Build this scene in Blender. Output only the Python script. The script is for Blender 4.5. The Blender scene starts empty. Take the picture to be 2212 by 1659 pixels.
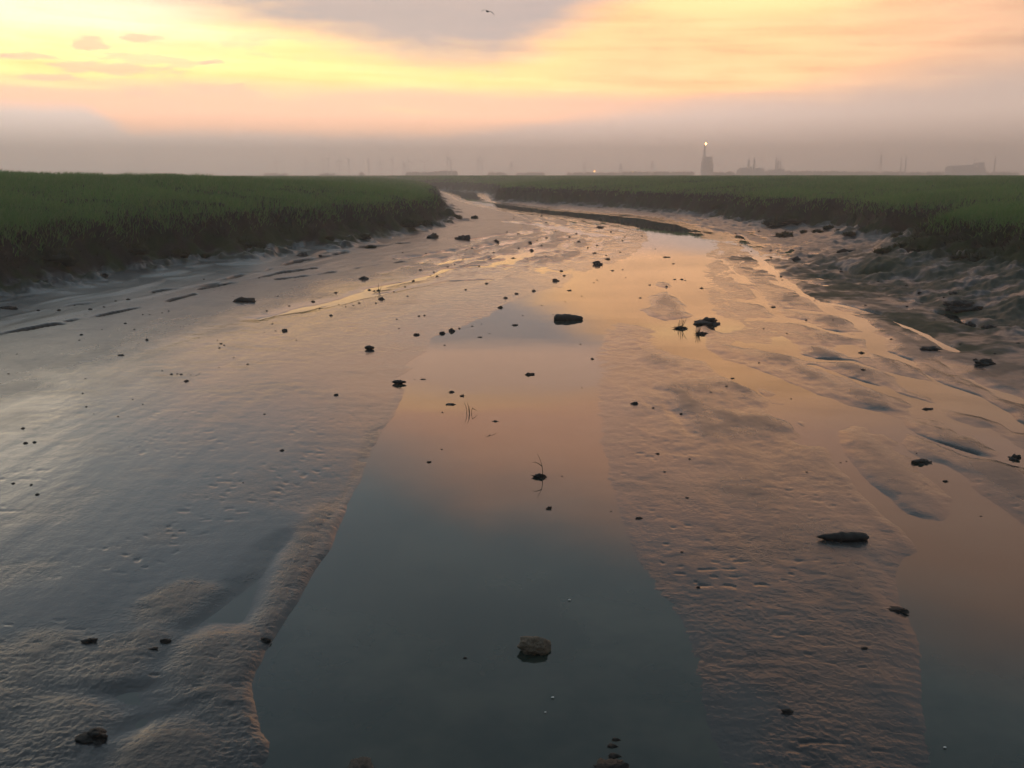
import bpy, math, random
import numpy as np
from mathutils import Vector
R = math.radians
sc = bpy.context.scene
rnd = random.Random(7)

# ------------------------------------------------------------------ camera
H = 3.2                      # eye height above the channel water (z = 0)
F = 923.0                    # focal length in pixels of a 1024 px wide frame
PITCH = 12.73
cam = bpy.data.objects.new('camera', bpy.data.cameras.new('camera'))
sc.collection.objects.link(cam)
cam.location = (0, 0, H)
cam.rotation_euler = (R(90 - PITCH), 0, 0)
cam.data.sensor_width = 36.0
cam.data.lens = F / 1024 * 36.0
cam.data.clip_start = 0.05
cam.data.clip_end = 8000
sc.camera = cam

sc.view_settings.view_transform = 'Standard'
sc.view_settings.look = 'None'
sc.view_settings.exposure = 0.0
sc.view_settings.gamma = 1.0
sc.view_settings.use_curve_mapping = False
try:
    sc.cycles.max_bounces = 6
    sc.cycles.volume_bounces = 2
    sc.cycles.diffuse_bounces = 3
    sc.cycles.glossy_bounces = 3
    sc.cycles.use_denoising = True
    sc.cycles.sample_clamp_indirect = 4.0
except Exception:
    pass

# ------------------------------------------------------------------ node expressions
class Ex:
    nt = None
    def __init__(s, v): s.v = v
    @staticmethod
    def m(op, *a, clamp=False):
        n = Ex.nt.nodes.new('ShaderNodeMath'); n.operation = op; n.use_clamp = clamp
        for i, x in enumerate(a):
            if isinstance(x, Ex): x = x.v
            if isinstance(x, (int, float)): n.inputs[i].default_value = x
            else: Ex.nt.links.new(x, n.inputs[i])
        return Ex(n.outputs[0])
    def __add__(a, b): return Ex.m('ADD', a, b)
    __radd__ = __add__
    def __sub__(a, b): return Ex.m('SUBTRACT', a, b)
    def __rsub__(a, b): return Ex.m('SUBTRACT', b, a)
    def __mul__(a, b): return Ex.m('MULTIPLY', a, b)
    __rmul__ = __mul__
    def __rtruediv__(a, b): return Ex.m('DIVIDE', b, a)
    def __truediv__(a, b): return Ex.m('DIVIDE', a, b)
    def __neg__(a): return Ex.m('MULTIPLY', a, -1)
def emax(a, b): return Ex.m('MAXIMUM', a, b)
def emin(a, b): return Ex.m('MINIMUM', a, b)
def ss(a, b, x):             # smoothstep from a (0) to b (1); a may exceed b
    flip = (not isinstance(a, Ex)) and (not isinstance(b, Ex)) and a > b
    n = Ex.nt.nodes.new('ShaderNodeMapRange'); n.interpolation_type = 'SMOOTHSTEP'; n.clamp = True
    if flip: a, b = b, a; n.inputs[3].default_value = 1; n.inputs[4].default_value = 0
    for i, v in ((0, x), (1, a), (2, b)):
        if isinstance(v, Ex): Ex.nt.links.new(v.v, n.inputs[i])
        else: n.inputs[i].default_value = v
    return Ex(n.outputs[0])
def vec(x, y, z):
    n = Ex.nt.nodes.new('ShaderNodeCombineXYZ')
    for i, v in enumerate((x, y, z)):
        if isinstance(v, Ex): Ex.nt.links.new(v.v, n.inputs[i])
        else: n.inputs[i].default_value = v
    return n.outputs[0]
def noise(v, scale=1.0, detail=4.0, rough=0.55, dist=0.0, col=False):
    n = Ex.nt.nodes.new('ShaderNodeTexNoise')
    n.inputs['Scale'].default_value = scale; n.inputs['Detail'].default_value = detail
    n.inputs['Roughness'].default_value = rough; n.inputs['Distortion'].default_value = dist
    if v is not None: Ex.nt.links.new(v.v if isinstance(v, Ex) else v, n.inputs['Vector'])
    return Ex(n.outputs['Fac'])
def mixf(f, a, b):
    d_ = (b - a)
    return f * d_ + a
def mixc(f, a, b):
    n = Ex.nt.nodes.new('ShaderNodeMix'); n.data_type = 'RGBA'; n.clamp_factor = True
    for i, v in ((0, f), (6, a), (7, b)):
        if isinstance(v, Ex): v = v.v
        if isinstance(v, tuple): n.inputs[i].default_value = v + (1,)
        elif isinstance(v, (int, float)): n.inputs[i].default_value = v
        else: Ex.nt.links.new(v, n.inputs[i])
    return Ex(n.outputs[2])

# ------------------------------------------------------------------ sky (world)
SUN_AZ, SUN_EL = -33.0, 10.0
def make_world():
    w = bpy.data.worlds.new('World'); sc.world = w; w.use_nodes = True
    nt = w.node_tree; nt.nodes.clear(); Ex.nt = nt
    out = nt.nodes.new('ShaderNodeOutputWorld'); bg = nt.nodes.new('ShaderNodeBackground')
    nt.links.new(bg.outputs[0], out.inputs[0])
    tc = nt.nodes.new('ShaderNodeTexCoord')
    sp = nt.nodes.new('ShaderNodeSeparateXYZ'); nt.links.new(tc.outputs['Generated'], sp.inputs[0])
    x, y, z = (Ex(sp.outputs[i]) for i in range(3))
    k = 57.29578
    az = Ex.m('ARCTAN2', x, y) * k
    el = Ex.m('ARCSINE', emin(emax(z, -1.0), 1.0)) * k
    # clear sky high up, seen between and through the clouds
    sky = nt.nodes.new('ShaderNodeTexSky'); sky.sky_type = 'NISHITA'; sky.sun_disc = False
    sky.sun_elevation = R(SUN_EL); sky.sun_rotation = R(SUN_AZ)
    sky.air_density = 1.0; sky.dust_density = 2.0; sky.ozone_density = 2.0
    skys = nt.nodes.new('ShaderNodeVectorMath'); skys.operation = 'SCALE'; skys.inputs['Scale'].default_value = 0.10
    nt.links.new(sky.outputs[0], skys.inputs[0])
    P = vec(az * 0.10, el * 0.42, 0.0)
    nA = noise(P, 1.0, 5, 0.55) - 0.5
    nB = noise(vec(az * 0.045, el * 0.16, 7.3), 1.0, 3, 0.5) - 0.5
    nS = noise(vec(az * 0.06, el * 1.3 + az * 0.03, 3.1), 1.0, 5, 0.55) - 0.5      # long thin streaks
    nC = noise(vec(az * 0.22, el * 1.1, 11.0), 1.0, 5, 0.6) - 0.5        # small clouds
    nF = noise(vec(az * 0.55, el * 2.4, 19.0), 1.0, 6, 0.62) - 0.5
    e2 = el + nA * 2.2
    a2 = az + nB * 9.0
    dull = mixc(ss(22, 46, el), (0.42, 0.505, 0.53), (0.24, 0.32, 0.37))
    dull = mixc(ss(-4, -24, az) * ss(45, 25, el), dull, (0.36, 0.50, 0.61))
    dull = mixc(ss(70, 130, Ex.m('ABSOLUTE', az)), dull, (0.19, 0.235, 0.27))
    c = mixc(0.80, skys.outputs[0], dull)
    # peach cloud sheet up to about 18 degrees, higher on the right
    elb = emin(emax(19.0 + emin(az + 2, 0.0) * 0.50 + emax(az, 0.0) * 0.19, 9.0), 24.5)
    side = ss(80, 45, -az) * ss(58, 32, az)
    mW = ss(4.6, -3.4, e2 - elb) * side
    peach = mixc(ss(10, 28, az), (1.45, 0.76, 0.48), (0.88, 0.52, 0.37))
    c = mixc(mW, c, peach)
    # bright evening glow below
    glow = mixc(ss(-7, 8, a2), (1.95, 1.10, 0.37), (1.52, 0.77, 0.34))
    glow = mixc(ss(13, 30, az), glow, (0.88, 0.50, 0.30))
    glow = mixc(ss(-12, -24, a2) * ss(5.5, 9.0, e2), glow, (1.55, 1.28, 0.82))
    sc2 = nt.nodes.new('ShaderNodeVectorMath'); sc2.operation = 'SCALE'; nt.links.new(glow.v, sc2.inputs[0])
    nt.links.new((1.0 + nS * 0.75 + nC * 0.5).v, sc2.inputs['Scale']); glow = Ex(sc2.outputs[0])
    streak = ss(0.0, 0.30, nS) * ss(2, 12, az) * ss(4.5, 6.5, el)
    glow = mixc(streak * 0.35, glow, (0.90, 0.56, 0.34))
    gl2 = ss(1.0, 0.0, Ex.m('ABSOLUTE', el - 9.35 + nA * 1.3)) * ss(5, 10, az) * ss(22, 15, az)
    glow = mixc(gl2 * 0.7, glow, (1.75, 1.0, 0.42))
    def blob(ac, ec, wa, we):
        p, q = (az - ac) / wa, (el - ec) / we
        return ss(1.0, 0.45, Ex.m('SQRT', p * p + q * q) + nF * 3.2 + nC * 1.6)
    bl = emax(emax(emax(blob(-22.2, 5.75, 3.4, .5), blob(-23.3, 6.9, 1.1, .42)), emax(blob(-16.8, 4.75, 2.6, .42), blob(-17.3, 6.2, .8, .2))), emax(emax(blob(-20.9, 7.3, 1.3, .25), blob(-26.5, 6.1, 1.6, .2)), emax(blob(-20.9, 4.4, 1.2, .15), blob(-25.3, 5.1, 1.6, .2))))
    small = emax(bl * 1.15, 0.0) + ss(0.03, 0.15, nC + nS * 0.35) * ss(-6, -14, az) * ss(3.0, 4.6, el) * ss(8.3, 6.8, el)
    glow = mixc(small * 0.60, glow, (1.15, 0.66, 0.44))
    gt = 9.4 + ss(-20, -8, az) * 4.2
    c = mixc(ss(1.5, -1.5, e2 - gt) * side, c, glow)
    # grey cloud hanging in from the top, left of centre
    lo = 6.6 + emax(-5 - az, 0.0) * 0.20 + emax(az + 1.0, 0.0) * 0.48
    mG = ss(-1.2, 1.9, el + nC * 2.6 + nA * 1.6 + nB * 1.5 - lo + 0.55) * ss(14.4, 12.4, e2) * ss(-26, -18, az)
    c = mixc(mG * 0.93, c, mixc(ss(9.7, 10.9, el), mixc(ss(-.25, .3, nA + nC), (0.52, 0.44, 0.43), (0.44, 0.40, 0.41)), (1.22, 0.75, 0.54)))
    # pink layer, then grey bank along the horizon
    mP = ss(5.5, 4.5, el + nA * 1.0 + nS * 1.0 + emax(az + 4, 0.0) * 0.04)
    pink = mixc(ss(-2, 14, az), (1.25, 0.68, 0.46), (1.02, 0.60, 0.41))
    c = mixc(mP * 0.9 * side, c, pink)
    yel = ss(0.10, 0.24, nS) * ss(3.0, 3.6, el) * ss(5.0, 4.2, el) * ss(0, -12, az)
    c = mixc(yel * 0.55, c, (1.8, 1.05, 0.42))
    elg = 2.35 + ss(-21.5, -24.5, az) * 1.3 + emax(az + 4, 0.0) * 0.10
    mL = ss(0.55 + emax(az, 0.0) * 0.05, -0.45 - emax(az, 0.0) * 0.03, el + nA * 1.0 + nC * 0.7 + nS * .5 - elg)
    grey = mixc(ss(-25, 5, az), (0.88, 0.70, 0.60), (0.84, 0.62, 0.52))
    grey = mixc(ss(5, 28, az), grey, (0.62, 0.46, 0.38))
    grey = mixc(ss(70, 120, Ex.m('ABSOLUTE', az)), grey, (0.25, 0.24, 0.26))
    c = mixc(mL, c, grey)
    nt.links.new(c.v, bg.inputs[0])
    # the low sky shines through a long path of haze: brighter beyond it
    comp = Ex.m('EXPONENT', 0.045 / emax(z, 0.06))
    nt.links.new(comp.v, bg.inputs[1])
make_world()

sun = bpy.data.objects.new('sun', bpy.data.lights.new('sun', 'SUN'))
sc.collection.objects.link(sun)
sun.data.energy = 0.05; sun.data.angle = R(14); sun.data.color = (1.0, 0.80, 0.55)
d = Vector((math.sin(R(SUN_AZ)) * math.cos(R(SUN_EL)), math.cos(R(SUN_AZ)) * math.cos(R(SUN_EL)), math.sin(R(SUN_EL))))
sun.rotation_euler = d.to_track_quat('Z', 'Y').to_euler()

# ------------------------------------------------------------------ helpers
T2 = 2212 / 1024.0
cp, sp_ = math.cos(R(PITCH)), math.sin(R(PITCH))
def ray(tx, ty):
    u = (tx / T2 - 512) / F; v = -(ty / T2 - 384) / F
    return Vector((u, cp + v * sp_, -sp_ + v * cp))
def at(tx, ty, z=0.0):                 # where the line of sight meets height z
    r = ray(tx, ty); s = (z - H) / r.z
    return (r.x * s, r.y * s)
def up_at(tx, ty, dist):               # height and x of a far point, at forward distance dist
    r = ray(tx, ty); s = dist / r.y
    return (r.x * s, H + r.z * s)
def tag(o, label=None, cat=None, group=None, kind=None):
    if label: o['label'] = label
    if cat: o['category'] = cat
    if group: o['group'] = group
    if kind: o['kind'] = kind
    return o
def mesh_from(name, V, Fc, smooth=True):
    me = bpy.data.meshes.new(name); me.from_pydata([tuple(v) for v in V], [], [tuple(f) for f in Fc]); me.update()
    if smooth: me.polygons.foreach_set('use_smooth', [True] * len(me.polygons))
    return me
def obj(name, me, mat=None, parent=None, loc=None):
    if mat and not me.materials: me.materials.append(mat)
    o = bpy.data.objects.new(name, me); sc.collection.objects.link(o)
    if parent: o.parent = parent
    if loc is not None: o.location = loc
    return o
def empty(name, loc=(0, 0, 0), rz=0.0):
    o = bpy.data.objects.new(name, None); sc.collection.objects.link(o)
    o.location = loc; o.rotation_euler = (0, 0, rz); o.empty_display_size = 0.1
    return o
def fast_mesh(name, V, quads=None, tris=None, smooth=True):
    me = bpy.data.meshes.new(name)
    V = np.ascontiguousarray(V, np.float32)
    me.vertices.add(len(V)); me.vertices.foreach_set('co', V.ravel())
    loops = []; sizes = []
    if quads is not None and len(quads): loops.append(quads.ravel()); sizes.append(np.full(len(quads), 4))
    if tris is not None and len(tris): loops.append(tris.ravel()); sizes.append(np.full(len(tris), 3))
    L = np.concatenate(loops).astype(np.int32); S = np.concatenate(sizes).astype(np.int32)
    me.loops.add(len(L)); me.loops.foreach_set('vertex_index', L)
    me.polygons.add(len(S)); me.polygons.foreach_set('loop_start', np.concatenate(([0], np.cumsum(S)[:-1])).astype(np.int32))
    me.update(calc_edges=True)
    me.polygons.foreach_set('use_smooth', np.full(len(S), smooth))
    return me

# numpy gradient noise
_rs = np.random.RandomState(3)
_perm = np.concatenate([_rs.permutation(512)] * 2).astype(np.int32)
_ga = _rs.rand(512).astype(np.float32) * 6.2831853
_gx, _gy = np.cos(_ga), np.sin(_ga)
def pn(x, y, seed=0):
    x = x + seed * 17.31; y = y + seed * 9.73
    xi = np.floor(x); yi = np.floor(y); fx = (x - xi).astype(np.float32); fy = (y - yi).astype(np.float32)
    xi = xi.astype(np.int64) & 511; yi = yi.astype(np.int64) & 511
    x1 = (xi + 1) & 511; y1 = (yi + 1) & 511
    u = fx * fx * fx * (fx * (fx * 6 - 15) + 10); v = fy * fy * fy * (fy * (fy * 6 - 15) + 10)
    def g(a, b, dx, dy):
        h = _perm[_perm[a] + b]
        return _gx[h] * dx + _gy[h] * dy
    a = g(xi, yi, fx, fy); b = g(x1, yi, fx - 1, fy); c = g(xi, y1, fx, fy - 1); d_ = g(x1, y1, fx - 1, fy - 1)
    return ((a + (b - a) * u) * (1 - v) + (c + (d_ - c) * u) * v) * 1.5
def fbm(x, y, o=3, seed=0, gain=0.5):
    s = 0; a = 1.0
    for i in range(o):
        s = s + a * pn(x, y, seed + i * 3); x = x * 2.03; y = y * 2.03; a *= gain
    return s
def sst(a, b, x):
    t = np.clip((x - a) / (b - a), 0, 1); return t * t * (3 - 2 * t)
def sdist(X, Y, P, closed=True):
    """distance to polyline; for closed ones negative inside"""
    n = len(P); best = np.full(X.shape, 1e12, np.float32); ins = np.zeros(X.shape, bool)
    for i in range(n if closed else n - 1):
        ax, ay = P[i]; bx, by = P[(i + 1) % n]
        dx, dy = bx - ax, by - ay
        t = np.clip(((X - ax) * dx + (Y - ay) * dy) / (dx * dx + dy * dy + 1e-12), 0, 1)
        best = np.minimum(best, (X - ax - t * dx) ** 2 + (Y - ay - t * dy) ** 2)
        if closed:
            c = (ay > Y) != (by > Y)
            if dy != 0: ins ^= c & (X < (bx - ax) * (Y - ay) / dy + ax)
    dd = np.sqrt(best)
    return np.where(ins, -dd, dd) if closed else dd

# ------------------------------------------------------------------ plan of the place
FZ = 0.35
LEFT = [at(a, b, FZ) for a, b in [(0,622),(84,612),(162,597),(200,582),(303,575),(335,560),(388,562),(440,550),(505,555),(573,543),(625,527),(700,526),(745,517),(800,505),(868,497),(925,488),(957,480),(968,470)]]
LEFT += [at(958, 455, .2), at(948, 436, .2), at(944, 420, .15), at(927, 411.5, .15), (-50, 245), (-72, 275), (-110, 300), (-200, 330), (-420, 420), (-1800, 900), (-1800, -60), (-15, -60), (-14.4, 8), (-14.0, 17)]
RIGHT = [(-1400, 930), (-430, 445), (-200, 352), (-118, 322), (-80, 300), at(880, 409, .15), at(927, 409, .15), at(1000, 411, .15), at(1062, 416.5, .15), at(1074, 423, .2), at(1072, 430, .3)]
RIGHT += [at(a, b, FZ) for a, b in [(1133,432),(1183,435),(1234,438),(1301,441),(1385,448),(1440,452),(1494,457),(1544,457),(1594,469),(1644,475),(1723,482),(1780,482),(1815,494),(1850,503),(1887,510),(1925,512),(1960,510),(1990,513),(1985,530),(1960,548),(1975,566),(2029,578),(2101,586),(2150,594),(2212,606)]]
RIGHT += [(13.9, 20), (13.5, 14), (13.3, 8), (14, -60), (1800, -60), (1800, 1800), (-1800, 1800)]

def W(pts, z=0.0): return [at(a, b, z) for a, b in pts]
CH = W([(560,1659),(574,1605),(555,1560),(540,1510),(545,1450),(572,1385),(602,1335),(650,1260),(700,1190),(722,1130),(740,1085),(775,1030),(800,970),(835,925),(850,890),(868,862),(872,842),(850,835),(862,818),(905,795),(880,788),(915,760),(945,725),(985,712),(1020,697),(1060,683),(1090,664),(1126,642),(1149,632),(1203,622),(1250,588),(1318,571),(1368,548),(1398,520),(1400,505),(1380,494),(1330,482),(1250,470),(1150,459),(1085,450),(1040,442),(1000,431),(985,420),(965,413),(935,411.2),(950,410.3),(1000,412),(1035,415.5),(1030,422),(1045,430),(1075,440),(1130,447),(1166,452.5),(1251,460),(1318,465),(1385,472),(1423,480),(1459,484),(1494,496),(1523,510),(1544,524),(1555,540),(1532,546),(1537,567),(1527,585),(1544,603),(1518,621),(1537,640),(1541,660),(1550,678),(1601,699),(1603,711),(1573,724),(1560,742),(1500,760),(1450,745),(1420,715),(1380,702),(1330,697),(1305,715),(1297,750),(1292,800),(1285,850),(1295,900),(1305,950),(1318,1020),(1340,1080),(1365,1160),(1400,1240),(1440,1300),(1480,1390),(1500,1450),(1520,1520),(1540,1600),(1560,1659),(1575,1800),(1500,2400),(600,2400),(540,1800)])
# (polygon, softness m, height m, roughness of relief)
POLY = [
 # pools on the right flat
 (W([(1662,729),(1687,731),(1708,745),(1717,758),(1694,762),(1665,747)]), 0.26, -0.018, 0),
 (W([(1805,745),(1837,745),(1855,754),(1865,770),(1840,772),(1812,760)]), 0.26, -0.018, 0),
 (W([(1890,715),(1912,720),(1926,731),(1919,742),(1883,731)]), 0.26, -0.018, 0),
 (W([(2022,774),(2036,781),(2086,806),(2136,835),(2212,863),(2260,885),(2260,900),(2212,876),(2154,854),(2101,833),(2076,815),(2043,813)]), 0.26, -0.018, 0),
 (W([(1976,883),(2008,888),(2036,899),(2118,927),(2212,974),(2300,1010),(2300,1060),(2212,1011),(2186,1006),(2147,991),(2161,977),(2100,942),(2065,949),(2029,910)]), 0.26, -0.018, 0),
 (W([(2008,1010),(2029,1014),(2065,1036),(2101,1063),(2154,1098),(2212,1138),(2320,1200),(2320,1800),(2010,1800),(1995,1600),(1978,1480),(1950,1390),(1938,1300),(1950,1230),(2000,1190),(2040,1120),(2062,1077),(2036,1050)]), 0.45, -0.022, 0),
 (W([(1700,842),(1760,880),(1790,905),(1815,950),(1840,1000),(1880,1050),(1960,1110),(2040,1140),(2100,1200),(1990,1180),(1900,1120),(1840,1040),(1790,980),(1755,930),(1720,880)]), 0.15, -0.012, 0),
 # bottom left: water film with mounds
 (W([(630,1160),(580,1190),(540,1240),(480,1285),(430,1330),(340,1400),(330,1470),(200,1490),(140,1530),(250,1570),(300,1600),(240,1659),(220,1800),(560,1800),(545,1659),(520,1600),(480,1560),(400,1510),(370,1450),(400,1390),(470,1365),(560,1360),(575,1310),(600,1240),(640,1170)]), 0.24, -0.003, 0.10),
 (W([(-60,1490),(0,1478),(60,1480),(130,1490),(200,1500),(240,1530),(200,1545),(150,1525),(60,1505),(-60,1505)]), 0.20, -0.004, 0.05),
 (W([(385,1400),(450,1378),(540,1385),(552,1440),(540,1540),(480,1545),(405,1505),(372,1450)]), 0.40, 0.020, 1.7),
 (W([(735,1078),(700,1090),(652,1150),(608,1235),(580,1310),(556,1365),(520,1420),(508,1480),(512,1560),(538,1650),(574,1612),(556,1560),(541,1510),(547,1450),(574,1385),(652,1260),(722,1130)]), 0.20, 0.026, 2.2),
 (W([(806,926),(834,914),(818,968),(785,1022),(748,1085),(722,1086),(760,1012),(782,968)]), 0.10, 0.015, 1.9),
 (W([(176,1466),(199,1419),(234,1394),(303,1372),(347,1380),(331,1405),(298,1438),(287,1466),(248,1477),(210,1482)]), 0.20, 0.025, 1.7),
 (W([(20,1400),(70,1370),(160,1375),(190,1392),(175,1420),(130,1465),(50,1480),(-60,1470),(-60,1400)]), 0.20, 0.024, 1.7),
 (W([(240,1659),(262,1631),(358,1587),(413,1579),(469,1592),(496,1625),(505,1700),(420,1760),(250,1760)]), 0.20, 0.025, 1.7),
 (W([(-60,1480),(80,1492),(110,1507),(190,1525),(235,1560),(200,1582),(150,1620),(90,1659),(60,1760),(-160,1760)]), 0.20, 0.024, 1.7),
 (W([(290,1317),(337,1283),(404,1263),(472,1277),(438,1307),(388,1341),(303,1341)]), 0.20, 0.024, 1.7),
 (W([(870,838),(850,855),(830,890),(806,928),(832,917),(852,885),(868,860)]), 0.05, 0.03, .6),
 (CH, 0.16, -0.07, 0.0),
 # bars standing in or beside the water, right of centre
 (W([(1400,640),(1440,630),(1480,648),(1492,682),(1465,692),(1440,697),(1400,690),(1370,668)]), 0.25, 0.035, .5),
 (W([(1415,612),(1432,606),(1452,612),(1450,622),(1425,624)]), 0.15, 0.02, .3),
 (W([(1490,708),(1520,694),(1545,702),(1560,716),(1580,735),(1600,765),(1570,772),(1535,760),(1515,735),(1500,722)]), 0.15, 0.03, .5),
 (W([(1570,722),(1600,716),(1640,728),(1655,742),(1620,752),(1590,748)]), 0.15, 0.015, .5),
]
# (line, half width m, height m): rills and pools' outlets, then dry cracks
LINE = [
 (W([(1450,735),(1476,749),(1530,772),(1573,797),(1655,822),(1708,849),(1780,915)]), .28, -.02),
 (W([(1640,690),(1723,695),(1780,713),(1844,728)]), .09, -.02),
 (W([(1600,745),(1660,752),(1708,763),(1755,778),(1837,781),(1904,802),(1965,820),(2011,849),(2100,888)]), .13, -.02),
 (W([(1755,790),(1844,820),(1922,849),(1979,867),(2010,885)]), .13, -.015),
 (W([(1640,815),(1715,845),(1801,877),(1887,902),(1940,924),(2011,952),(2100,985)]), .10, -.02),
 (W([(1700,668),(1762,675),(1808,677),(1860,692),(1885,712)]), .12, -.02),
 (W([(1600,520),(1623,542),(1665,585),(1690,603),(1740,640),(1800,672)]), .15, -.015),
 (W([(1673,553),(1719,567),(1808,585),(1851,599),(1894,605)]), .12, -.02),
 (W([(2029,676),(2050,682),(2083,699),(2110,710)]), .10, -.02),
 (W([(1620,650),(1665,662),(1700,690)]), .12, -.02),
 (W([(764,646),(791,633),(806,627)]), .12, -.02),
 (W([(700,665),(806,640),(874,626),(966,609),(1060,605)]), .04, -.015),
 (W([(800,625),(892,607),(938,594),(960,583),(1021,576),(1150,578),(1230,590)]), .12, -.02),
 (W([(953,570),(1012,558)]), .18, -.02),
 (W([(1085,569),(1113,552),(1150,545),(1170,540)]), .25, -.02),
 (W([(880,560),(960,545),(1020,538),(1060,530)]), .2, -.015),
 (W([(1010,520),(1080,510),(1160,500)]), .3, -.02),
 (W([(1090,480),(1160,485),(1230,500),(1300,510)]), .5, -.015),
 (W([(560,690),(640,672),(720,655),(770,640)]), .12, -.012),
 (W([(1560,560),(1600,600),(1640,640),(1660,668),(1700,690)]), .07, -.02),
 (W([(1850,690),(1900,760),(1960,780),(2030,830),(2100,860),(2212,930)]), .08, -.02),
 (W([(1560,790),(1640,850),(1700,900),(1760,960)]), .07, -.015),
 (W([(1900,900),(1960,980),(2040,1020)]), .08, -.02),
 (W([(1740,650),(1820,660),(1900,680),(1990,720),(2060,760)]), .08, -.02),
]
CRACK = [
 (W([(0,721),(50,710),(118,698),(202,694)], .1), .10, -.07),
 (W([(150,690),(240,672),(330,655),(388,640),(420,632)], .12), .09, -.06),
 (W([(60,672),(140,660),(200,650)], .12), .08, -.05),
 (W([(340,625),(388,618),(438,612),(505,595),(623,568),(745,544),(830,528)], .15), .16, -.10),
 (W([(430,622),(520,603),(600,588),(680,578)], .12), .10, -.06),
 (W([(600,600),(700,588),(800,572),(870,562)], .1), .10, -.05),
 (W([(770,540),(850,528),(920,520)], .12), .10, -.06),
]
ALGAE = [at(a, b) + (s,) for a, b, s in [(1840,625,2.0),(1800,640,1.4),(1950,690,1.3),(1990,705,1.2),(2030,715,1.3),(2060,680,1.0),(2120,620,1.5),(1760,600,1.2),(1900,600,1.5),(2100,760,.8),(1630,560,1.5)]]

def ground_height(X, Y):
    dl = sdist(X, Y, LEFT); dr = sdist(X, Y, RIGHT)          # negative inside the land
    rr = np.hypot(X, Y)
    wob = 0.55 * fbm(X / 3.6, Y / 3.6, 3, 1) + 0.22 * fbm(X / 0.9, Y / 0.9, 2, 5)
    L = -np.minimum(dl, dr) + wob * np.clip(rr / 40, .6, 2.0)  # > 0 on land
    isl = dl < dr
    wd = np.maximum(dl, 0) + np.maximum(dr, 0) + .01
    u = np.clip(dl, 0, None) / wd                              # 0 at left bank .. 1 at right bank
    near = np.minimum(np.clip(dl, 0, None), np.clip(dr, 0, None))
    s = Y + 0.3 * np.abs(X)
    # mud
    lowL = np.clip(1 - near / 9.0, 0, 1)
    onR0 = sst(0.50, 0.62, u)
    mid = sst(26, 38, Y) * sst(150, 60, Y)
    h = 0.018 + 0.006 * onR0 + 0.012 * mid + np.where(isl, 0.15 * lowL ** 1.6, 0.05 * lowL ** 2) + 0.20 * np.exp(-near / 0.9)
    h = h + 0.12 * sst(6.5, 11.5, X) * sst(30, 8, Y)           # the flat climbs at the right edge
    st = fbm(u * 34 + 0.4 * pn(X / 4, Y / 4, 21), s / 7.0, 3, 11)
    st2 = fbm(u * 110, s / 2.2, 2, 31)
    onR = sst(0.50, 0.62, u)
    amp = 0.004 + 0.058 * mid * sst(.10, .3, u) + onR * (0.008 + 0.020 * sst(11, 20, Y))
    h = h + st * amp + st2 * (0.0006 + 0.004 * onR * sst(12, 24, Y) + 0.009 * mid)
    dune = np.abs(pn(X / 1.3 + .9 * fbm(X / 2, Y / 3, 3, 52), Y / 2.6 + .5 * pn(X / 1.2, Y / 2, 54), 51)) - .28 + .45 * fbm(X / .55, Y / 1.1, 4, 53, .6)
    h = h + dune * (0.060 * mid * sst(.08, .3, u) + 0.028 * onR * sst(7.5, 13, Y))
    h = h + np.where(isl, 0, 0.55 * sst(3.8, 0.3, near) * sst(60, 30, Y))
    bump = 0.35 + 0.4 * onR
    rough = 0.22 + 0.45 * onR + .55 * sst(.0, .5, fbm(X / 1.4, Y / 1.1, 3, 55)) * (.35 + .65 * sst(11, 7, rr))
    # little steps of eroded mud below the left bank
    stepz = sst(0.15, 0.75, 1 - near / 6.0) * isl
    h = h + stepz * 0.05 * np.maximum(0, fbm(near * 1.7, s / 5.0, 2, 41))
    stepr = sst(0.10, 0.75, 1 - near / 7.0) * (~isl)
    h = h + stepr * (0.06 + .05 * sst(45, 25, Y)) * fbm(X / 1.1, Y / 1.3, 5, 47, .62)
    # sculpted places
    def sub(poly, m):
        a = np.array(poly); lo = a.min(0) - m; hi = a.max(0) + m
        return np.nonzero((X > lo[0]) & (X < hi[0]) & (Y > lo[1]) & (Y < hi[1]))[0]
    edge = 0.025 * fbm(X / 0.35, Y / 0.5, 3, 61) + 0.12 * fbm(X / 1.3, Y / 2.0, 2, 63) 
    edge2 = edge * 1.4
    for k, (P, soft, z, rg) in enumerate(POLY):
        ii = sub(P, 1.0)
        if not len(ii): continue
        sc_ = np.clip(rr[ii] / 12, .8, 4)
        soft_ = soft * sc_
        sd = sdist(X[ii], Y[ii], P) + (edge if P is CH else edge2)[ii] * sc_ * .7
        if P is CH:
            keep = sst(9.0, 8.2, Y[ii]) * sst(.3, -.3, X[ii])
            h[ii] *= keep + (1 - keep) * (.10 + .90 * sst(0.0, 1.1, sd / sc_))
            rs_ = sst(0.15, 1.1, X[ii]) * sst(20, 15, Y[ii])       # soft shelving side of the sand bar
            soft_ = soft_ * (1 + 2.2 * rs_)
        if P is CH: sd = sd + soft_ * .8
        w = sst(1, -1, sd / soft_)
        if P is CH:
            h[ii] = h[ii] * (1 - w) + (z + 0.015 * st[ii]) * w
            # a low lip along the water
        else:
            h[ii] = h[ii] * (1 - w) + (z + 0.012 * st[ii] * (z > 0)) * w
        rough[ii] = rough[ii] * (1 - w) + rg * w
    for P, hw, z in LINE:
        ii = sub(P, 1.5)
        if not len(ii): continue
        sd = sdist(X[ii], Y[ii], P, False) + edge[ii] * 1.0
        hw_ = hw * np.clip(.95 + .9 * pn(X[ii] / 1.1, Y[ii] / 1.6, 78), .25, 2)
        w = .55 * sst(hw_ * 1.5, hw_ * .3, sd) + .42 * sst(hw_ * 5, 0, sd)
        h[ii] = h[ii] * (1 - w) + (z - .008) * w; rough[ii] *= (1 - .7 * w)
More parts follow.
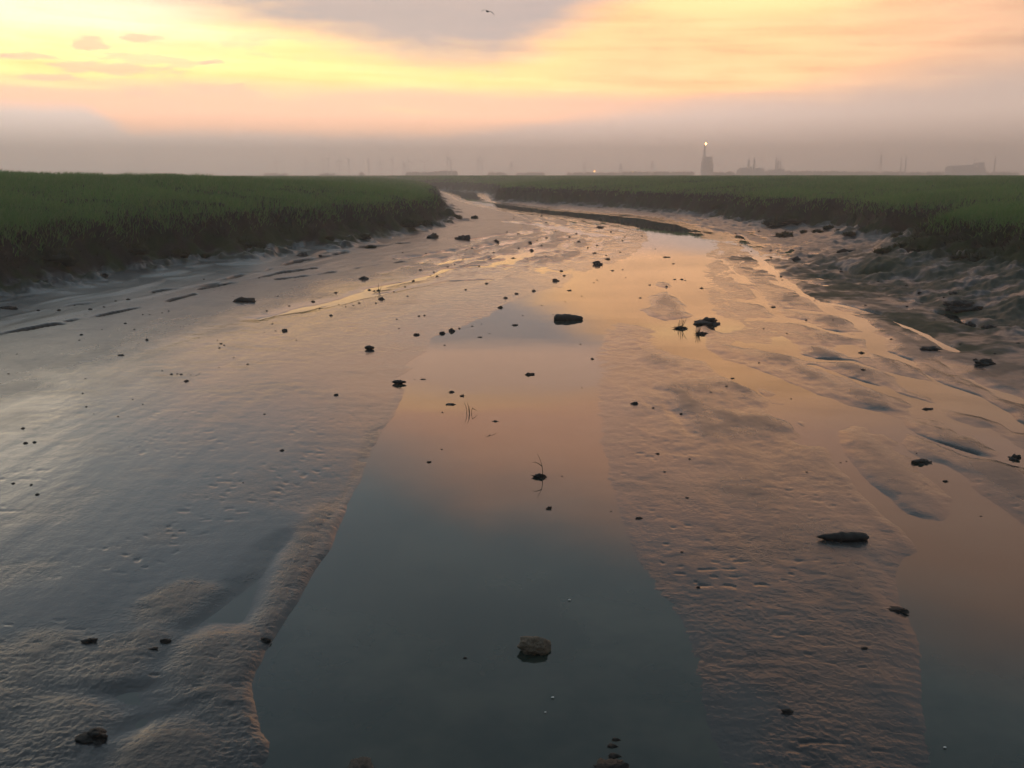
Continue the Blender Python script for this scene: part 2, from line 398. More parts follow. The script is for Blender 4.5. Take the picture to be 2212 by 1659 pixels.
    crk = np.zeros_like(h)
    for P, hw, z in CRACK:
        ii = sub(P, 1.5)
        if not len(ii): continue
        sd = sdist(X[ii], Y[ii], P, False) + edge[ii] * .5
        cw = sst(hw * 1.3, hw * .5, sd + .08 * pn(X[ii] / .3, Y[ii] / .6, 79)) * sst(-.35, .1, pn(X[ii] / .9, Y[ii] / 1.6, 77))
        h[ii] += z * cw; crk[ii] = np.maximum(crk[ii], cw)
    # fine relief that the mesh can carry near the camera
    nearw = sst(22, 9, rr)
    g = fbm(X / 0.048, Y / 0.042, 3, 81, .6) * (.55 + .45 * pn(X / .8, Y / .8, 83))
    g2 = fbm(X / 0.35, Y / 0.22, 2, 85)
    h = h + nearw * rough * (0.0024 * g + 0.0022 * g2 + .0028 * fbm(X / .19, Y / .15, 2, 86) * sst(-.2, .5, pn(X / .9, Y / .7, 89))) + (1 - nearw) * rough * (0.007 * g2 + .009 * fbm(X / .2, Y / .26, 2, 84))
    pit = sst(.42, .62, pn(X / .13, Y / .075, 87)) * sst(-.1, .3, pn(X / 1.5, Y / 1.2, 88))
    h = h - .0042 * pit * (1 + pn(X / .4, Y / .4, 90)) * sst(17, 9, rr) * (h > .004)
    # ripple crests across the near sand bar
    rp = np.sin((Y + 0.35 * X + 0.12 * pn(X / .5, Y / .5, 91)) * 2 * math.pi / 0.11)
    h = h + 0.0004 * rp * onR * sst(13, 7, rr)
    # banks
    face = sst(-0.15, 1.55, L) ** 0.9
    inland = 1 - np.exp(-np.clip(L - 1.0, 0, None) / np.where(isl, 5.5, 10.0))
    topz = np.where(isl, 1.53, 1.58) + np.where(isl, 1.66, 1.24) * inland
    topz = topz - np.where(isl, 0.50 * sst(40, 75, Y) * inland, 0)
    topz = topz + 0.10 * fbm(X / 9, Y / 9, 3, 95) * sst(0, 5, L) + 0.07 * fbm(X / 1.6, Y / 1.6, 2, 97)
    base = np.maximum(h, 0.0)
    hb = base + (topz - base) * face
    gul = fbm(X / 0.8, Y / 0.8, 3, 99)
    hb = hb + face * (1 - face) * 0.8 * gul
    foot = np.exp(-((L + 0.35) / 0.5) ** 2)
    hb = hb + foot * 0.28 * np.clip(fbm(X / 1.1, Y / 1.1, 5, 103, .6) + .1, 0, None)
    h = np.where(L > -2.5, hb, h)
    return h, L, rough, crk, isl

# ------------------------------------------------------------------ ground sheet
def radial():
    r = [0.25]
    while r[-1] < 1260:
        x = r[-1]
        s = min(max(x * x / (H * F) * 1.15, 0.0), 0.0042 * x * (1 if x < 130 else 2.0 if x < 330 else 12))
        if x < 3.8: s = 0.25
        r.append(x + max(s, 0.004))
    return np.array(r)
rads = radial()
tans = np.arange(-0.74, 0.74001, 1.2 / F)
fine = np.arctan(tans)
rest = np.linspace(fine[-1], 2 * math.pi + fine[0], 60)[1:-1]
angs = np.concatenate([fine, rest])
nR, nA_ = len(rads), len(angs)
print('ground grid', nR, nA_, nR * nA_)
RR, AA = np.meshgrid(rads, angs, indexing='ij')
GX = (RR * np.sin(AA)).ravel().astype(np.float64); GY = (RR * np.cos(AA)).ravel().astype(np.float64)
GH, GL, GR, GF, GI = ground_height(GX, GY)
V = np.stack([GX, GY, GH], 1)
V = np.concatenate([V, [[0, 0, float(GH[:nA_].mean())]]])
i = np.arange(nR - 1)[:, None] * nA_; j = np.arange(nA_)[None, :]; j2 = (j + 1) % nA_
Q = np.stack([i + j, i + j2, i + nA_ + j2, i + nA_ + j], -1).reshape(-1, 4)[:, ::-1]
Tn = np.stack([np.full(nA_, nR * nA_), np.arange(nA_), (np.arange(nA_) + 1) % nA_], 1)[:, ::-1]
gme = fast_mesh('mudflat', V, Q, Tn)
def attr(me, name, arr):
    a = me.attributes.new(name, 'FLOAT', 'POINT'); a.data.foreach_set('value', np.ascontiguousarray(arr, np.float32))
alg = np.zeros_like(GH)
for ax, ay, s in ALGAE:
    alg = np.maximum(alg, sst(1.0, .2, np.hypot((GX - ax) / s, (GY - ay) / (s * 1.1)) + .5 * fbm(GX / .4, GY / .4, 3, 120)))
nearR = -GL
weed = (~GI) * sst(7.5, 3.0, nearR) * sst(48, 30, GY) * sst(-.45, .05, fbm(GX / .8, GY / .9, 4, 126) - .5 * sst(2.5, 6.5, -GL)) * (GY > 3)  # mossy tint that also darkens the right slope, standing in for its shade
mossf = sst(-1.0, -0.2, GL) * sst(1.2, .5, GL) * sst(-.25, .15, fbm(GX / 1.0, GY / 1.0, 3, 123))
ap = lambda a: np.append(a, a[0])
attr(gme, 'land', ap(np.maximum(sst(-0.30, 0.15, GL + .25 * fbm(GX / .5, GY / .5, 2, 130)), GF * .9)))
attr(gme, 'algae_shade', ap(np.maximum(np.maximum(alg * .85, weed * .65), mossf)))
attr(gme, 'relief', ap(GR))

def new_mat(name):
    m = bpy.data.materials.new(name); m.use_nodes = True
    nt = m.node_tree; Ex.nt = nt
    b = nt.nodes['Principled BSDF']
    return m, nt, b
def setin(nt, b, name, v):
    if isinstance(v, Ex): nt.links.new(v.v, b.inputs[name])
    elif isinstance(v, tuple): b.inputs[name].default_value = v + (1,)
    else: b.inputs[name].default_value = v
def attrn(name):
    n = Ex.nt.nodes.new('ShaderNodeAttribute'); n.attribute_name = name
    return Ex(n.outputs['Fac'])
def geo_pos():
    n = Ex.nt.nodes.new('ShaderNodeNewGeometry')
    return n.outputs['Position']
def bumpn(hgt, dist, strength=1.0):
    n = Ex.nt.nodes.new('ShaderNodeBump'); n.inputs['Strength'].default_value = strength
    n.inputs['Distance'].default_value = dist; Ex.nt.links.new(hgt.v, n.inputs['Height'])
    return Ex(n.outputs[0])

def mud_material():
    m, nt, b = new_mat('wet_mud')
    pos = geo_pos()
    sx = nt.nodes.new('ShaderNodeSeparateXYZ'); nt.links.new(pos, sx.inputs[0])
    px, py, pz = (Ex(sx.outputs[k]) for k in range(3))
    land, algae_shade, rel = attrn('land'), attrn('algae_shade'), attrn('relief')
    big = noise(pos, .45, 4, .6); fine_ = noise(pos, 9, 5, .65)
    st = noise(vec(px * 1.0, py * .22, 0), 1.6, 5, .6)
    mudc = mixc(ss(.35, .65, big * .6 + st * .4), (.022, .022, .023), (.046, .046, .046))
    mudc = mixc(ss(.55, .75, fine_) * .4, mudc, (.035, .032, .030))
    soil = mixc(fine_, (.016, .013, .010), (.040, .032, .024))
    moss = mixc(noise(pos, 14, 3, .6), (.012, .020, .008), (.035, .050, .014))
    c = mixc(algae_shade * ss(.35, .6, fine_ + algae_shade * .25), mudc, moss)
    c = mixc(land, c, mixc(algae_shade, soil, moss))
    setin(nt, b, 'Base Color', c)
    dry = ss(.012, .045, pz + (st - .5) * .03 + (big - .5) * .03)
    rgh = .06 + dry * .20 + emin(rel, 1.0) * .13 + (fine_ - .5) * .10
    rgh = mixf(emax(land, algae_shade * .9), rgh, .8)
    setin(nt, b, 'Roughness', rgh)
    setin(nt, b, 'IOR', 1.40)
    setin(nt, b, 'Specular IOR Level', mixf(emax(land, algae_shade * .7), .5, .12))
    n1 = noise(vec(px * 1.0, py * .8, 0), 42, 4, .6)
    n2 = noise(vec(px * 1.0, py * .55, 3), 7, 3, .6)
    n3 = noise(pos, 5, 4, .7)
    hh = n1 * (.08 + emin(rel, 1.3) * .40) * .007 + n2 * (.12 + rel * .10) * .020 + n3 * land * .05
    nt.links.new(bumpn(hh, 1.0, 1.0).v, b.inputs['Normal'])
    return m
ground = obj('mudflat', gme, mud_material()); tag(ground, kind='structure')

# ------------------------------------------------------------------ water
def water_material():
    m, nt, b = new_mat('still_turbid_water')
    pos = geo_pos()
    n = noise(pos, .9, 4, .6)
    setin(nt, b, 'Base Color', mixc(ss(.35, .68, n), (.018, .027, .022), (.045, .050, .038)))
    setin(nt, b, 'Roughness', .015); setin(nt, b, 'IOR', 1.42)
    w = noise(pos, 1.1, 2, .5) * .0012 + noise(pos, 9, 2, .5) * .00006
    nt.links.new(bumpn(w, 1.0, 1.0).v, b.inputs['Normal'])
    return m
def ring_disc(name, r, z, n=96):
    V = [(0, 0, z)] + [(r * math.cos(2 * math.pi * k / n), r * math.sin(2 * math.pi * k / n), z) for k in range(n)]
    return mesh_from(name, V, [(0, 1 + k, 1 + (k + 1) % n) for k in range(n)])
wm = obj('creek_water', ring_disc('creek_water', 1200, 0.0), water_material()); tag(wm, kind='structure')

# ------------------------------------------------------------------ haze
def haze():
    V = [(x, y, z) for z in (-2.0, 39.0) for y in (-300, 1320) for x in (-1500, 1500)]
    me = mesh_from('haze', V, [(0, 2, 3, 1), (4, 5, 7, 6), (0, 1, 5, 4), (2, 6, 7, 3), (0, 4, 6, 2), (1, 3, 7, 5)], False)
    m = bpy.data.materials.new('haze'); m.use_nodes = True; nt = m.node_tree; nt.nodes.clear()
    o = nt.nodes.new('ShaderNodeOutputMaterial'); v = nt.nodes.new('ShaderNodeVolumePrincipled')
    v.inputs['Color'].default_value = (1.0, 0.93, 0.88, 1); v.inputs['Density'].default_value = 0.0021
    v.inputs['Anisotropy'].default_value = 0.55
    nt.links.new(v.outputs[0], o.inputs['Volume'])
    ob = obj('haze', me, m); tag(ob, kind='stuff')
haze()
# ------------------------------------------------------------------ grass on the marsh (beyond counting: stuff)
def grass_material(name, cols, scale=.25):
    m, nt, b = new_mat(name)
    pos = geo_pos(); n = noise(pos, scale, 5, .65) * .7 + noise(pos, scale * .25, 3, .6) * .3; tone = attrn('tone')
    c = mixc(ss(.35, .65, n), cols[0], cols[1])
    c = mixc(tone * .8, c, cols[2])
    setin(nt, b, 'Base Color', c); setin(nt, b, 'Roughness', .7); setin(nt, b, 'Specular IOR Level', .15)
    tr = nt.nodes.new('ShaderNodeBsdfTranslucent'); nt.links.new(c.v, tr.inputs[0])
    mx = nt.nodes.new('ShaderNodeMixShader'); mx.inputs[0].default_value = .42
    nt.links.new(b.outputs[0], mx.inputs[1]); nt.links.new(tr.outputs[0], mx.inputs[2])
    nt.links.new(mx.outputs[0], nt.nodes['Material Output'].inputs[0])
    return m
G_GREEN = grass_material('marsh_grass_green', ((.085, .200, .050), (.150, .290, .070), (.25, .28, .12)))
G_DRY = grass_material('dry_grass', ((.020, .018, .012), (.032, .026, .018), (.070, .056, .038)), .9)
nrs = np.random.RandomState(11)
def blades(x, y, z, ln, wd, lx, ly, tone, name, mat):
    """bent grass blades: x,y,z root, ln length, wd width, lx,ly horizontal reach of the tip"""
    n = len(x); a = nrs.rand(n) * np.pi; cx, cy = np.cos(a) * wd / 2, np.sin(a) * wd / 2
    def P(f, g, k): return np.stack([x + lx * f + cx * k, y + ly * f + cy * k, z + ln * g], 1)
    V = np.stack([P(0, -.08, 1), P(0, -.08, -1), P(.30, .55, .8), P(.30, .55, -.8), P(1, 1, 0)], 1).reshape(-1, 3)
    b0 = np.arange(n)[:, None] * 5
    T = np.concatenate([b0 + np.array([0, 1, 3]), b0 + np.array([0, 3, 2]), b0 + np.array([2, 3, 4])], 0)
    me = fast_mesh(name, V, None, T, True); attr(me, 'tone', np.repeat(tone, 5))
    return obj(name, me, mat)
def scatter(n, r0, r1, amax=36.5):
    r = np.exp(nrs.uniform(math.log(r0), math.log(r1), n)); a = np.radians(nrs.uniform(-amax, amax, n))
    return r * np.sin(a), r * np.cos(a), r
def bank_grad(x, y):
    e = .4
    f = lambda X, Y: -np.minimum(sdist(X, Y, LEFT), sdist(X, Y, RIGHT))
    f0 = f(x, y); gx = f(x + e, y) - f0; gy = f(x, y + e) - f0; l = np.hypot(gx, gy) + 1e-6
    return gx / l, gy / l
def marsh_grass():
    x, y, r = scatter(620000, 17, 520)
    h, L, _, _, isl = ground_height(x, y)
    k = (L > 1.05 + .35 * pn(x / .7, y / .7, 140)) | ((L > .75) & (nrs.rand(len(L)) < .4))
    x, y, r, h, L = x[k], y[k], r[k], h[k], L[k]
    patch = fbm(x / 5, y / 5, 3, 141)
    ln = (.27 + .14 * patch + .05 * fbm(x / 1.2, y / 1.2, 2, 142) + .10 * nrs.rand(len(x))) * (1 + .0 * r)
    ln *= sst(.6, 1.8, L) * .35 + .65
    wd = np.maximum(.008, r / F * .62)
    lx, ly = nrs.normal(.06, .20, len(x)), nrs.normal(-.03, .20, len(x))
    o = blades(x, y, h, ln, wd, lx, ly, nrs.rand(len(x)) ** 2, 'marsh_grass', G_GREEN)
    tag(o, 'green salt marsh grass covering both banks to the horizon', 'grass', kind='stuff')
def bank_grass():
    x, y, r = scatter(700000, 17, 330)
    dd = -np.minimum(sdist(x, y, LEFT), sdist(x, y, RIGHT))
    k = (dd > -.8) & (dd < 3.2); x, y, r = x[k], y[k], r[k]
    h, L, _, _, isl = ground_height(x, y)
    k = (L > .30) & (L < 1.7) & (nrs.rand(len(L)) < sst(.1, 1.0, L + .5 * pn(x / .6, y / .6, 150)))
    x, y, r, h = x[k], y[k], r[k], h[k]
    gx, gy = bank_grad(x, y)
    n = len(x); reach = nrs.uniform(.05, .34, n)
    o = blades(x, y, h, nrs.uniform(-.12, .24, n), np.maximum(.010, r / F * .7), -gx * reach + nrs.normal(0, .06, n), -gy * reach + nrs.normal(0, .06, n),
               nrs.rand(n) ** 1.6, 'bank_grass', G_DRY)
    tag(o, 'brown dead grass hanging over the steep bank faces', 'grass', kind='stuff')
marsh_grass(); bank_grass()

# ------------------------------------------------------------------ materials of small things
def simple(name, c1, c2, rough=.6, scale=20, bump=.004, spec=.5, emit=None):
    m, nt, b = new_mat(name)
    tcn = nt.nodes.new('ShaderNodeTexCoord'); n = noise(tcn.outputs['Object'], scale, 4, .65)
    setin(nt, b, 'Base Color', mixc(ss(.3, .7, n), c1, c2)); setin(nt, b, 'Roughness', rough)
    setin(nt, b, 'Specular IOR Level', spec)
    if bump: nt.links.new(bumpn(n, bump, 1.0).v, b.inputs['Normal'])
    if emit:
        b.inputs['Emission Color'].default_value = emit[0] + (1,); b.inputs['Emission Strength'].default_value = emit[1]
    return m
M_CLOD = simple('dark_wet_clod', (.014, .012, .010), (.035, .030, .025), .55, 30, .01, .35)
M_TURF = simple('slumped_turf', (.016, .018, .010), (.035, .034, .020), .8, 8, .03, .15)
M_WOOD = simple('waterlogged_wood', (.010, .009, .008), (.028, .022, .018), .5, 22, .006, .35)
M_STONE = simple('pale_muddy_stone', (.060, .046, .030), (.17, .125, .080), .6, 16, .012, .4)
M_SHELL = simple('white_shell', (.6, .58, .52), (.8, .78, .72), .4, 30, 0, .5)
M_HAZYSTEEL = simple('haze_paled_steel', (.72, .68, .68), (.82, .78, .78), .6, .05, 0)  # haze painted into the colour: steel paled so the skyline fades
M_TREE = simple('far_foliage', (.020, .028, .016), (.040, .050, .026), .9, .08, 0, .1)
M_FLAME = simple('flame', (.9, .5, .2), (.9, .6, .3), 1, 1, 0, 0, ((1.0, .42, .10), 60.0))
M_LAMP = simple('lamp_glow', (.9, .5, .2), (.9, .6, .3), 1, 1, 0, 0, ((1.0, .40, .10), 22.0))
M_LAMPW = simple('lamp_glow_white', (.9, .9, .9), (.9, .9, .9), 1, 1, 0, 0, ((1.0, .85, .60), 8.0))
M_BLADE = simple('sprig_green', (.018, .024, .008), (.040, .046, .016), .6, 40, 0, .3)
M_BIRD = simple('gull_plumage', (.03, .03, .035), (.08, .075, .08), .7, 18, 0, .2)

# ------------------------------------------------------------------ lump shapes
import bmesh
def lump_mesh(name, seed, sub=3, ax=(1, .8, .6), rough=.35, freq=1.6, cut=-.35, ridged=0.0):
    bm = bmesh.new(); bmesh.ops.create_icosphere(bm, subdivisions=sub, radius=.5)
    from mathutils import noise as mn
    off = Vector((seed * 3.7, seed * 1.3, seed * 7.1))
    for v in bm.verts:
        n = v.co.normalized()
        k = 1 + rough * (mn.fractal(n * freq + off, .9, 2.0, 4) ) + ridged * (abs(mn.noise(n * freq * 3 + off)) - .3)
        p = n * .5 * k
        v.co = Vector((p.x * ax[0], p.y * ax[1], max(p.z, cut) * ax[2]))
    me = bpy.data.meshes.new(name); bm.to_mesh(me); bm.free()
    me.polygons.foreach_set('use_smooth', [True] * len(me.polygons))
    return me
CLODS = [lump_mesh('clod', s, 3, (1, .85, .75), .55, 1.7) for s in range(1, 7)]
FLAT = [lump_mesh('flat_clod', s + 20, 3, (1, .55, .28), .6, 2.0) for s in range(1, 4)]
BLOCK = [lump_mesh('block', s + 40, 4, (1, .7, .55), .7, 1.3, ridged=.4) for s in range(1, 5)]
for me in CLODS + FLAT + BLOCK: me.materials.append(M_CLOD)
TURFM = [lump_mesh('turf', s + 60, 4, (1, .7, .5), .6, 1.5, ridged=.5) for s in range(1, 5)]
for me in TURFM: me.materials.append(M_TURF)

PLACES = []   # queued so that ground heights come from one call
def put(tx, ty, wpx, me, name, label, cat, group=None, tall=.85, sink=.38, rz=None, deep=1.0, z0=None):
    PLACES.append((tx, ty, wpx, me, name, label, cat, group, tall, sink, rz, deep, z0))
def flush():
    XY = np.array([at(p[0], p[1], .02) for p in PLACES])
    hh = ground_height(XY[:, 0].copy(), XY[:, 1].copy())[0]
    hh = np.where([p[4] == 'slumped_turf' for p in PLACES], .30, np.clip(hh, 0, .35))
    XY = np.array([at(p[0], p[1], float(h_)) for p, h_ in zip(PLACES, hh)])
    hh = ground_height(XY[:, 0].copy(), XY[:, 1].copy())[0]
    for p, (x, y), h_ in zip(PLACES, XY, hh):
        tx, ty, wpx, me, name, label, cat, group, tall, sink, rz, deep, z0 = p
        w = wpx / T2 / F * math.hypot(y, H)
        hgt = max(v.co.z for v in me.vertices) * w * tall
        if name == 'slumped_turf': h_ = min(float(h_), .75); y -= .25
        z = max(float(h_), -hgt * .3) if z0 is None else z0
        o = bpy.data.objects.new(name, me); sc.collection.objects.link(o)
        o.location = (x, y + .2 * w * deep, z + hgt * (.5 - sink) - hgt * .2)
        o.scale = (w, w * deep, w * tall)
        o.rotation_euler = (0, 0, rnd.uniform(-.5, .5) if rz is None else rz)
        tag(o, label, cat, group)
        DONE.append((name, o))
DONE = []
C = lambda: rnd.choice(CLODS)
# single clods that can be pointed out
for tx, ty, w, lab in [
 (1081,665,10,'round dark clod alone beyond the tip of the left waterline'),
 (976,716,15,'larger dark clod on the left waterline below the sunken plank'),
 (955,721,12,'low dark clod touching the left side of the bigger waterline clod'),
 (900,724,12,'round dark clod on wet mud left of the waterline pair'),
 (615,715,12,'round black clod alone at the centre of the smooth left flat'),
 (402,824,10,'round black clod below a row of tiny specks on the left flat'),
 (317,735,8,'small black clod right of the flat stone on the left flat'),
 (785,603,19,'domed black lump on the mud left of the glinting streaks'),
 (798,627,10,'leftmost of three dark clods in a short row by a thin sprig'),
 (808,629,9,'middle one of three dark clods in a short row by a thin sprig'),
 (817,628,8,'rightmost of three dark clods in a short row by a thin sprig'),
 (824,647,13,'dark pointed clod just below the short row of three clods'),
 (715,682,8,'small black clod upper right of the lone clod on left flat'),
 (927,999,10,'round black ball of mud in the water nearest the left edge'),
 (726,854,9,'black clod on the left flat left of the shoreline bar'),
 (609,974,9,'lowest dark clod on the middle of the left flat'),
 (975,848,14,'left one of two dark clods side by side in the channel'),
 (999,856,15,'right one of two dark clods side by side in the channel'),
 (1070,911,13,'rounded dark clod in the channel right of the three thin stems'),
 (49,926,8,'upper one of three black clods near the left picture edge'),
 (54,958,9,'lower left one of three black clods near the left picture edge'),
 (74,956,8,'lower right one of three black clods near the left picture edge'),
 (28,1045,8,'leftmost black clod of the lowest trio at the left picture edge'),
 (67,1048,6,'smallest black clod of the lowest trio at the left picture edge'),
 (80,1069,9,'lowest black clod of the lowest trio at the left picture edge'),
 (1372,873,14,'dark clod on the sand bar just right of the channel'),
 (1280,776,9,'small dark clod in water by the left edge of the sand bar'),
 (1722,556,17,'square dark clod beside a bright rill on the right flat'),
 (1862,763,11,'dark clod at the lower end of a small bright pool'),
 (1671,664,10,'dark clod at the end of a thin bright rill right of the channel'),
 (893,607,10,'dark clod on the glinting streaks right of the domed lump'),
 (1144,525,10,'dark clod on the streaked mud below the dark reflection strip'),
 (653,547,22,'rounded dark lump at the foot of the left bank'),
 (1113,703,13,'small spiky clod in the channel left of the sunken plank'),
 (1988,631,9,'small dark clod on the slope left of the big right bank lump'),
 (2063,624,19,'dark clod on the dim slope below the right bank'),
 (2099,703,25,'left one of two dark lumps above the long bright pool'),
 (2139,712,24,'right one of two dark lumps above the long bright pool'),
 (2108,777,10,'small dark clod left of the wide lump by the right edge'),
 (775,1655,1,None),
]:
    if lab: put(tx, ty, w, C(), 'mud_clod', lab, 'mud clod', 'dark mud clods on the creek bed', tall=rnd.uniform(.8, 1.1))
for tx, ty, w, tall, lab in [
 (260,768,14,.9,'flat oval stone lying on the left flat'),
 (1036,729,11,1.,'low flat stone in the channel right of the waterline clods'),
 (1144,810,21,1.5,'flat dark stone with a pointed crown in mid channel'),
 (914,820,11,1.1,'small flat stone in the channel right of the short log'),
 (972,875,23,.8,'wide flat stone barely above the water below the two clods'),
 (1830,551,38,1.0,'long flat dark stone on the pale mud of the right flat'),
 (2005,885,25,.9,'flat dark stone at the head of the long right pool'),
 (526,652,44,1.1,'broad dark clump of weed and mud on the left flat'),
 (1868,1402,14,1.,'small flat black chip on the lower sand bar'),
 (1380,1121,15,1.,'thin dark flake beside the right waterline'),
 (1296,492,17,1.2,'dark low lump at the middle of the far channel'),
 (2010,758,42,.9,'thin dark ledge of mud between two right pools'),
 (1440,556,16,.8,'thin dark flake in the bright water below the reflection strip'),
 (15,655,34,1.0,'flat dark slab at the left picture edge'),
]:
    put(tx, ty, w, rnd.choice(FLAT), 'flat_stone', lab, 'flat stone', 'flat dark stones on the creek bed', tall=tall, rz=rnd.uniform(-.2, .2), sink=.1)
for tx, ty, w, tall, lab in [
 (1003,517,26,1.3,'dark upright block on the mud off the left bank tip'),
 (934,513,24,1.1,'dark block left of the upright one off the left bank tip'),
 (1525,699,52,.55,'dark ragged ledge in the orange pool beside the grass tufts'),
 (1291,572,19,1.1,'dark ragged lump above the left waterline'),
 (1200,607,14,.9,'dark pointed lump on the left waterline below the ragged one'),
 (2085,656,70,.7,'big black hump on the dim slope under the right bank'),
 (2135,785,38,.8,'wide black lump by the right picture edge'),
 (2192,992,33,.9,'black lump in the long right pool at the picture edge'),
 (1995,1002,42,.6,'black ragged ledge at the top of the lower right pool'),
 (2044,1041,11,1.0,'small dark lump in the narrow head of the lower right pool'),
 (1943,1322,38,.5,'black ragged scrap lying in the lower right pool'),
 (1184,1100,18,.9,'dark broken scrap in the channel below the leaning stem'),
 (1702,1541,22,.7,'dark lump half sunk in the rippled mud at lower right'),
 (195,1388,26,.8,'black crumbly lump on the mounds at lower left'),
 (355,1388,20,.8,'black clod in the wet hollow between two lower left mounds'),
 (332,1403,16,.5,'low black scrap beside the wet hollow at lower left'),
 (572,1386,20,.8,'dark clod on the lip where the left mound meets the channel'),
 (197,1598,58,.7,'large black crumbly clump in the bottom left corner'),
 (222,594,20,.8,'dark block on the mud just below the left bank foot'),
]:
    put(tx, ty, w, rnd.choice(BLOCK), 'mud_block', lab, 'mud block', 'ragged dark blocks of mud', tall=tall, sink=.25)
# crowds of look-alikes: one shared label for each kind of place
def many(pts, label, group, name='mud_crumb', tall=.9):
    for tx, ty, w in pts: put(tx, ty, w, C(), name, label, 'mud crumb', group, tall=tall * rnd.uniform(.8, 1.15))
many([(171,735,4),(175,724,7),(535,787,5),(505,773,4),(477,743,7),(484,746,4),(474,752,5),(178,850,4),(186,879,5),(202,894,3),(255,900,4),(370,809,6),(383,808,4),(391,809,6),(350,801,4),(473,794,3),(412,810,3),(424,811,3),(571,895,5),(286,863,4),(308,874,3),(279,965,3),(430,808,3),(270,699,6),(290,712,4),(430,730,3),(470,735,3),(220,712,3),(36,765,4),(588,700,4),(595,715,4),(571,718,3),(18,808,5),(184,818,4),(525,1043,4),(640,735,3)],
     'tiny black mud crumb on the smooth open part of the left flat', 'tiny crumbs on the left flat')
many([(126,670,9),(82,669,6),(332,633,8),(276,647,8),(194,669,8),(224,663,6),(364,672,4),(486,616,9),(576,672,5),(624,661,5),(676,652,8),(691,545,8),(29,716,5),(50,710,5),(85,705,5),(308,680,4),(323,680,4),(350,676,4),(160,655,5),(420,640,5),(440,600,5),(560,600,5),(600,640,4),(250,650,5)],
     'small dark crumb among the cracked steps below the left bank', 'crumbs on the cracked steps')
many([(1120,506,6),(1181,513,5),(1072,521,13),(1020,538,6),(1313,560,10),(1285,547,8),(1213,586,8),(1219,596,6),(1153,629,8),(1116,635,8),(1092,644,8),(1051,613,7),(1006,626,5),(908,584,6),(944,597,5),(967,576,6),(1109,558,10),(1148,541,9),(1250,524,9),(1245,505,6),(1416,538,5),(725,633,8),(1027,469,10),(1008,540,4),(930,596,4),(937,588,4),(982,572,4),(1067,546,6),(1080,541,5),(1120,536,5),(1170,531,5),(1160,520,4),(1230,512,5),(1180,480,5),(1240,480,4),(1320,500,4),(1345,520,4),(1350,512,4),(1387,510,4),(1095,500,4),(1130,485,4),(875,620,4),(851,630,4),(880,640,4),(812,655,5),(776,655,6),(763,660,4),(747,663,4),(732,658,4),(690,667,4),(1200,500,4),(1270,535,4),(1140,560,4),(1000,560,4),(920,545,4),(870,548,5),(850,560,5),(905,683,5),(917,682,5),(857,690,4),(862,710,4),(1060,560,5),(1035,575,4),(1180,555,4),(1290,530,5),(1340,545,4),(1170,467,5),(1110,472,4),(1310,552,5)],
     'small dark crumb on the glinting streaked mud in mid distance', 'crumbs on the streaked mud')
many([(1230,628,11),(1323,585,9),(1404,616,8),(1384,644,9),(960,746,6),(1057,721,4),(1020,705,6),(992,710,5),(1200,684,5),(1345,583,5),(1290,605,5),(1283,611,4),(1257,640,4),(1221,652,4),(956,891,6),(954,971,6),(1214,1029,5),(1254,744,4),(1257,838,4),(1320,1105,4),(895,820,3),(1129,682,5),(1195,680,4),(1458,604,7),(1473,604,8),(1440,620,5),(1480,606,5),(1455,570,6),(1352,600,4),(1170,660,4),(1040,700,4)],
     'small dark crumb poking out of the calm channel water', 'crumbs in the channel')
many([(1411,882,6),(1472,895,7),(1421,981,8),(1485,1076,7),(1509,1270,8),(1570,835,6),(1583,818,8),(1709,862,5),(1742,692,5),(1865,800,10),(2120,1116,6),(1816,1000,5),(1829,997,4),(1552,698,9),(1943,621,5),(1516,623,8),(1623,543,5),(1665,541,5),(1666,556,5),(1688,598,5),(1690,605,5),(1818,585,7),(1846,600,5),(1926,733,5),(1600,530,4),(1560,565,4),(1650,710,4),(1700,720,4),(1760,650,4),(1800,690,4),(1640,784,4),(1536,847,4),(1743,1020,5),(1473,1193,6),(1900,640,5),(1960,660,5),(2040,640,5),(2076,740,6),(2105,640,5),(1870,660,5),(1900,590,6),(1960,600,6),(1490,992,5),(1436,1020,5),(1980,980,4),(2150,760,6),(2180,700,7),(2200,745,7),(2020,690,5),(2055,690,6),(1730,540,5),(1590,500,5),(1620,480,6),(1640,500,6)],
     'small dark crumb on the rilled and rippled right flat', 'crumbs on the right flat')
